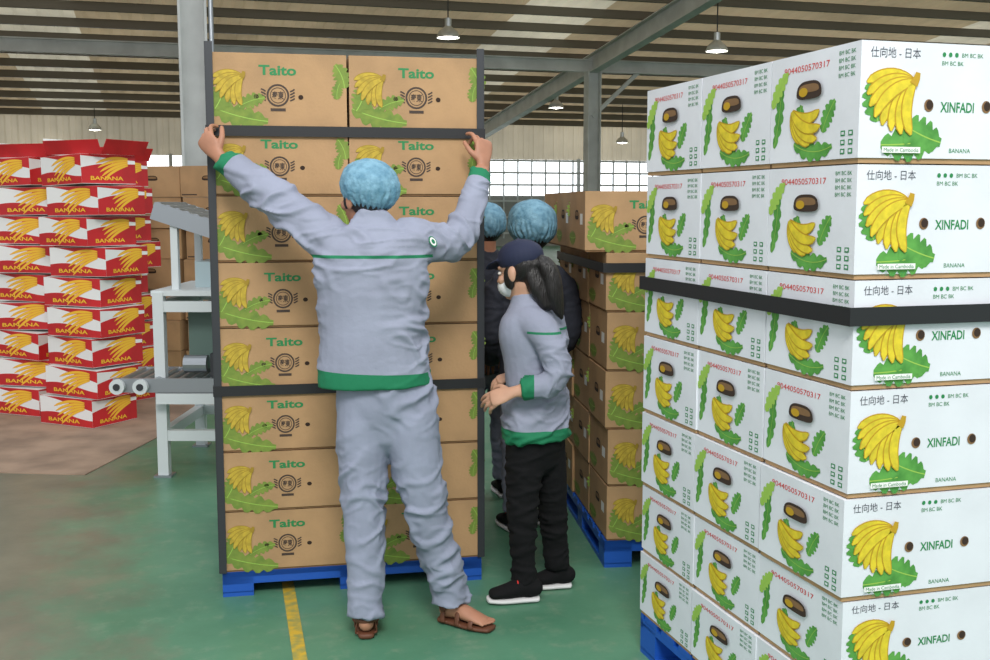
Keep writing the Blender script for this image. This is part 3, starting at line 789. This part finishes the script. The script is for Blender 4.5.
def asgw(p,n):
    if p.z<0.690: return 1
    if 0.0<p.x<0.146 and p.y<4.14 and (p-V((0.12,4.08,0.864))).length<0.065: return 1
    if 1.070<p.z<1.079 and p.y<4.35 and p.x>0.12: return 1
    return 0
finish(bm,'jacket',wm,[cloth,green_c],voxel=0.006,smooth=5,disp=folds(0.0125,7,5),cuts=[((0,0,0.690),(0,0,1)),((0.146,0,0),(1,0,0)),((0,0,1.07),(0,0,1)),((0,0,1.079),(0,0,1))],assign=asgw)
bm=bmesh.new()
loft(bm,[(0.160,4.25,0.72,0.115,0.100),(0.160,4.25,0.64,0.126,0.106),(0.160,4.25,0.58,0.112,0.095)],ref=side,n=22)
loft(bm,[(0.125,4.215,0.64,0.074,0.086),(0.115,4.21,0.52,0.068,0.078),(0.108,4.20,0.35,0.054,0.062),(0.112,4.20,0.18,0.046,0.052),(0.116,4.20,0.075,0.048,0.052)],ref=side,ends=(True,False))
loft(bm,[(0.195,4.29,0.64,0.074,0.086),(0.212,4.295,0.52,0.068,0.078),(0.230,4.31,0.35,0.054,0.062),(0.245,4.33,0.18,0.046,0.052),(0.250,4.335,0.085,0.047,0.051)],ref=side,ends=(True,False))
finish(bm,'trousers',wm,[black_c],voxel=0.007,smooth=4,disp=folds(0.008,7,2))
foot(wm,(0.172,4.19,0),(-0.030,4.165,0),'shoe',(0.126,4.195,0.11))
foot(wm,(0.308,4.345,0),(0.145,4.33,0),'shoe',(0.258,4.335,0.11))
T,B=head(wm,(0.095,4.25,1.292),(-0.84,0.52,-0.18),skin_l,neck_to=(0.118,4.25,1.19),s=0.92)
hand(wm,(0.066,4.080,0.850),(-1,0.10,-0.32),(0.25,-0.75,0.65),(0,0.3,1),[0.45,0.42,0.4,0.35],skin_l,s=0.86,fore=(0.14,4.08,0.864))
hand(wm,(0.085,4.350,0.872),(-1,-0.10,-0.2),(0,-0.4,1),(0,1,0.2),[0.6,0.6,0.6,0.55],skin_l,s=0.78,fore=(0.125,4.36,0.878))
bm=bmesh.new(); s=0.92
ell(bm,T(0,-0.030,0.022),(0.079*s,0.086*s,0.086*s),B)
for sx in(-1,1): ell(bm,T(sx*0.073,0.010,-0.020),(0.012*s,0.030*s,0.050*s),B)
loft(bm,[(*T(0,-0.09,0.03),0.034,0.030),(*T(0,-0.126,0.01),0.038,0.032),(*T(0.01,-0.142,-0.05),0.040,0.034),(*T(0.01,-0.145,-0.12),0.036,0.028),(*T(0.02,-0.145,-0.18),0.024,0.018),(*T(0.025,-0.150,-0.215),0.010,0.008)],ref=side)
loft(bm,[(*T(0,-0.07,-0.0),0.060,0.042),(*T(0,-0.09,-0.08),0.056,0.040),(*T(0,-0.11,-0.15),0.036,0.026)],ref=side)
finish(bm,'hair',wm,[hair_m],voxel=0.005,smooth=2,disp=lambda p,n:0.003*noise.noise(V((p.x*60,p.y*60,p.z*8))))
bm=bmesh.new()
ell(bm,T(0,-0.015,0.062),(0.088*s,0.104*s,0.075*s),B,seg=28)
loft(bm,[(*T(0,0.060,0.062),0.072,0.008),(*T(0,0.105,0.052),0.066,0.006),(*T(0,0.140,0.036),0.040,0.005)],ref=B@V((1,0,0)))
ell(bm,T(0,-0.015,0.137),(0.008,0.008,0.005),B)
finish(bm,'cap',wm,[navy],voxel=0.0045,smooth=2)
bm=bmesh.new(); ell(bm,T(0,0.045,-0.050),(0.060*s,0.064*s,0.052*s),B)
for sx in(-1,1):
    for zz in(-0.02,-0.06): loft(bm,[(*T(sx*0.05,0.055,zz),0.003,0.003),(*T(sx*0.078,0.0,-0.012),0.003,0.003)],ref=B@V((0,0,1)),n=8)
finish(bm,'face_mask',wm,[mask_m],voxel=0.0035,smooth=1)
shift(wm)

# ---------------- two workers behind
def bg_worker(name,x,y,h,fwd,cl,tr,ns=1.0):
    root=add(name,None,None,(x,y,0)); f=V(fwd).normalized(); r=V((f.y,-f.x,0)); k=h/1.6
    Q=lambda a,b,z:V((x,y,0))+(r*a+f*b)*k+V((0,0,z*k))
    bm=bmesh.new()
    loft(bm,[(*Q(0,0,0.70),0.17*k,0.125*k),(*Q(0,0,0.9),0.155*k,0.115*k),(*Q(0,0,1.10),0.165*k,0.118*k),(*Q(0,0,1.25),0.165*k,0.10*k),(*Q(0,0,1.32),0.08*k,0.07*k),(*Q(0,0,1.36),0.06*k,0.06*k)],ref=r,ends=(False,False),n=24)
    for sx in(-1,1):
        loft(bm,[(*Q(sx*0.12,0,1.24),0.068*k,0.068*k),(*Q(sx*0.185,0,1.17),0.060*k,0.060*k),(*Q(sx*0.205,-0.01,0.98),0.052*k,0.052*k),(*Q(sx*0.17,0.12,0.86),0.046*k,0.046*k),(*Q(sx*0.13,0.20,0.84),0.040*k,0.040*k)],ref=f)
    finish(bm,'jacket',root,[cl],voxel=0.009,smooth=4,disp=folds(0.008,7,x*9))
    bm=bmesh.new()
    loft(bm,[(*Q(0,0,0.84),0.14*k,0.11*k),(*Q(0,0,0.74),0.15*k,0.115*k)],ref=r,n=20)
    for sx in(-1,1):
        loft(bm,[(*Q(sx*0.075,0,0.76),0.085*k,0.10*k),(*Q(sx*0.085,0,0.45),0.062*k,0.072*k),(*Q(sx*0.09,0,0.10),0.050*k,0.056*k)],ref=r,ends=(True,False))
    finish(bm,'trousers',root,[tr],voxel=0.009,smooth=4,disp=folds(0.008,7,1))
    for sx in(-1,1):
        foot(root,Q(sx*0.09,-0.07,0),Q(sx*0.10,0.16,0),'shoe',Q(sx*0.09,-0.01,0.11))
        hand(root,Q(sx*0.125,0.22,0.835),f*0.9+V((0,0,-0.2)),V((0,0,1)),-r*sx,0.5,skin,s=0.9,fore=Q(sx*0.14,0.18,0.845))
    T,B=head(root,Q(0,0.01,1.465),(*f.xy,-0.15),skin,neck_to=Q(0,0,1.33),s=0.97*k)
    hairnet(root,T,B,s=k*1.02*ns)
    shift(root)
bg_worker('worker_in_hairnet',0.17,5.15,1.55,(-0.3,0.95,0),dark_c,pants_m,1.12)
bg_worker('worker_in_hairnet',-0.045,5.75,1.55,(-0.25,0.96,0),dark_c,pants_m)

# ------------------------------------------------------------------ light: overcast sky, strength raised towards the far side to brighten the openings
w=bpy.data.worlds.new('World'); scn.world=w; w.use_nodes=True
nt=w.node_tree; bg=nt.nodes['Background']; bg.inputs['Color'].default_value=(0.92,0.96,1.0,1)
tc=nt.nodes.new('ShaderNodeTexCoord'); sp=nt.nodes.new('ShaderNodeSeparateXYZ'); mr=nt.nodes.new('ShaderNodeMapRange')
nt.links.new(tc.outputs['Generated'],sp.inputs[0]); nt.links.new(sp.outputs['Y'],mr.inputs['Value'])
mr.inputs['From Min'].default_value=0.3; mr.inputs['From Max'].default_value=0.9; mr.inputs['To Min'].default_value=1.05; mr.inputs['To Max'].default_value=2.8
nt.links.new(mr.outputs['Result'],bg.inputs['Strength'])
def area(name,loc,target,size,power,col=(1,1,1)):
    l=bpy.data.lights.new(name,'AREA'); l.energy=power; l.size=size; l.color=col
    o=add(name,l,None,loc); o.rotation_euler=(V(target)-V(loc)).to_track_quat('-Z','Y').to_euler(); return o
area('fill_light',(0.2,-1.5,5.8),(0.2,4.0,1.0),2.0,400,(1,0.98,0.94))  # added area lamp above and behind the camera, brightens the fronts

cam=bpy.data.cameras.new('Camera'); co=add('Camera',cam,None,(0,0,H))
cam.sensor_width=36; cam.lens=1100/990*36; co.rotation_euler=(math.radians(90)-math.atan(125/1100),0,0)
cam.clip_end=200
scn.camera=co
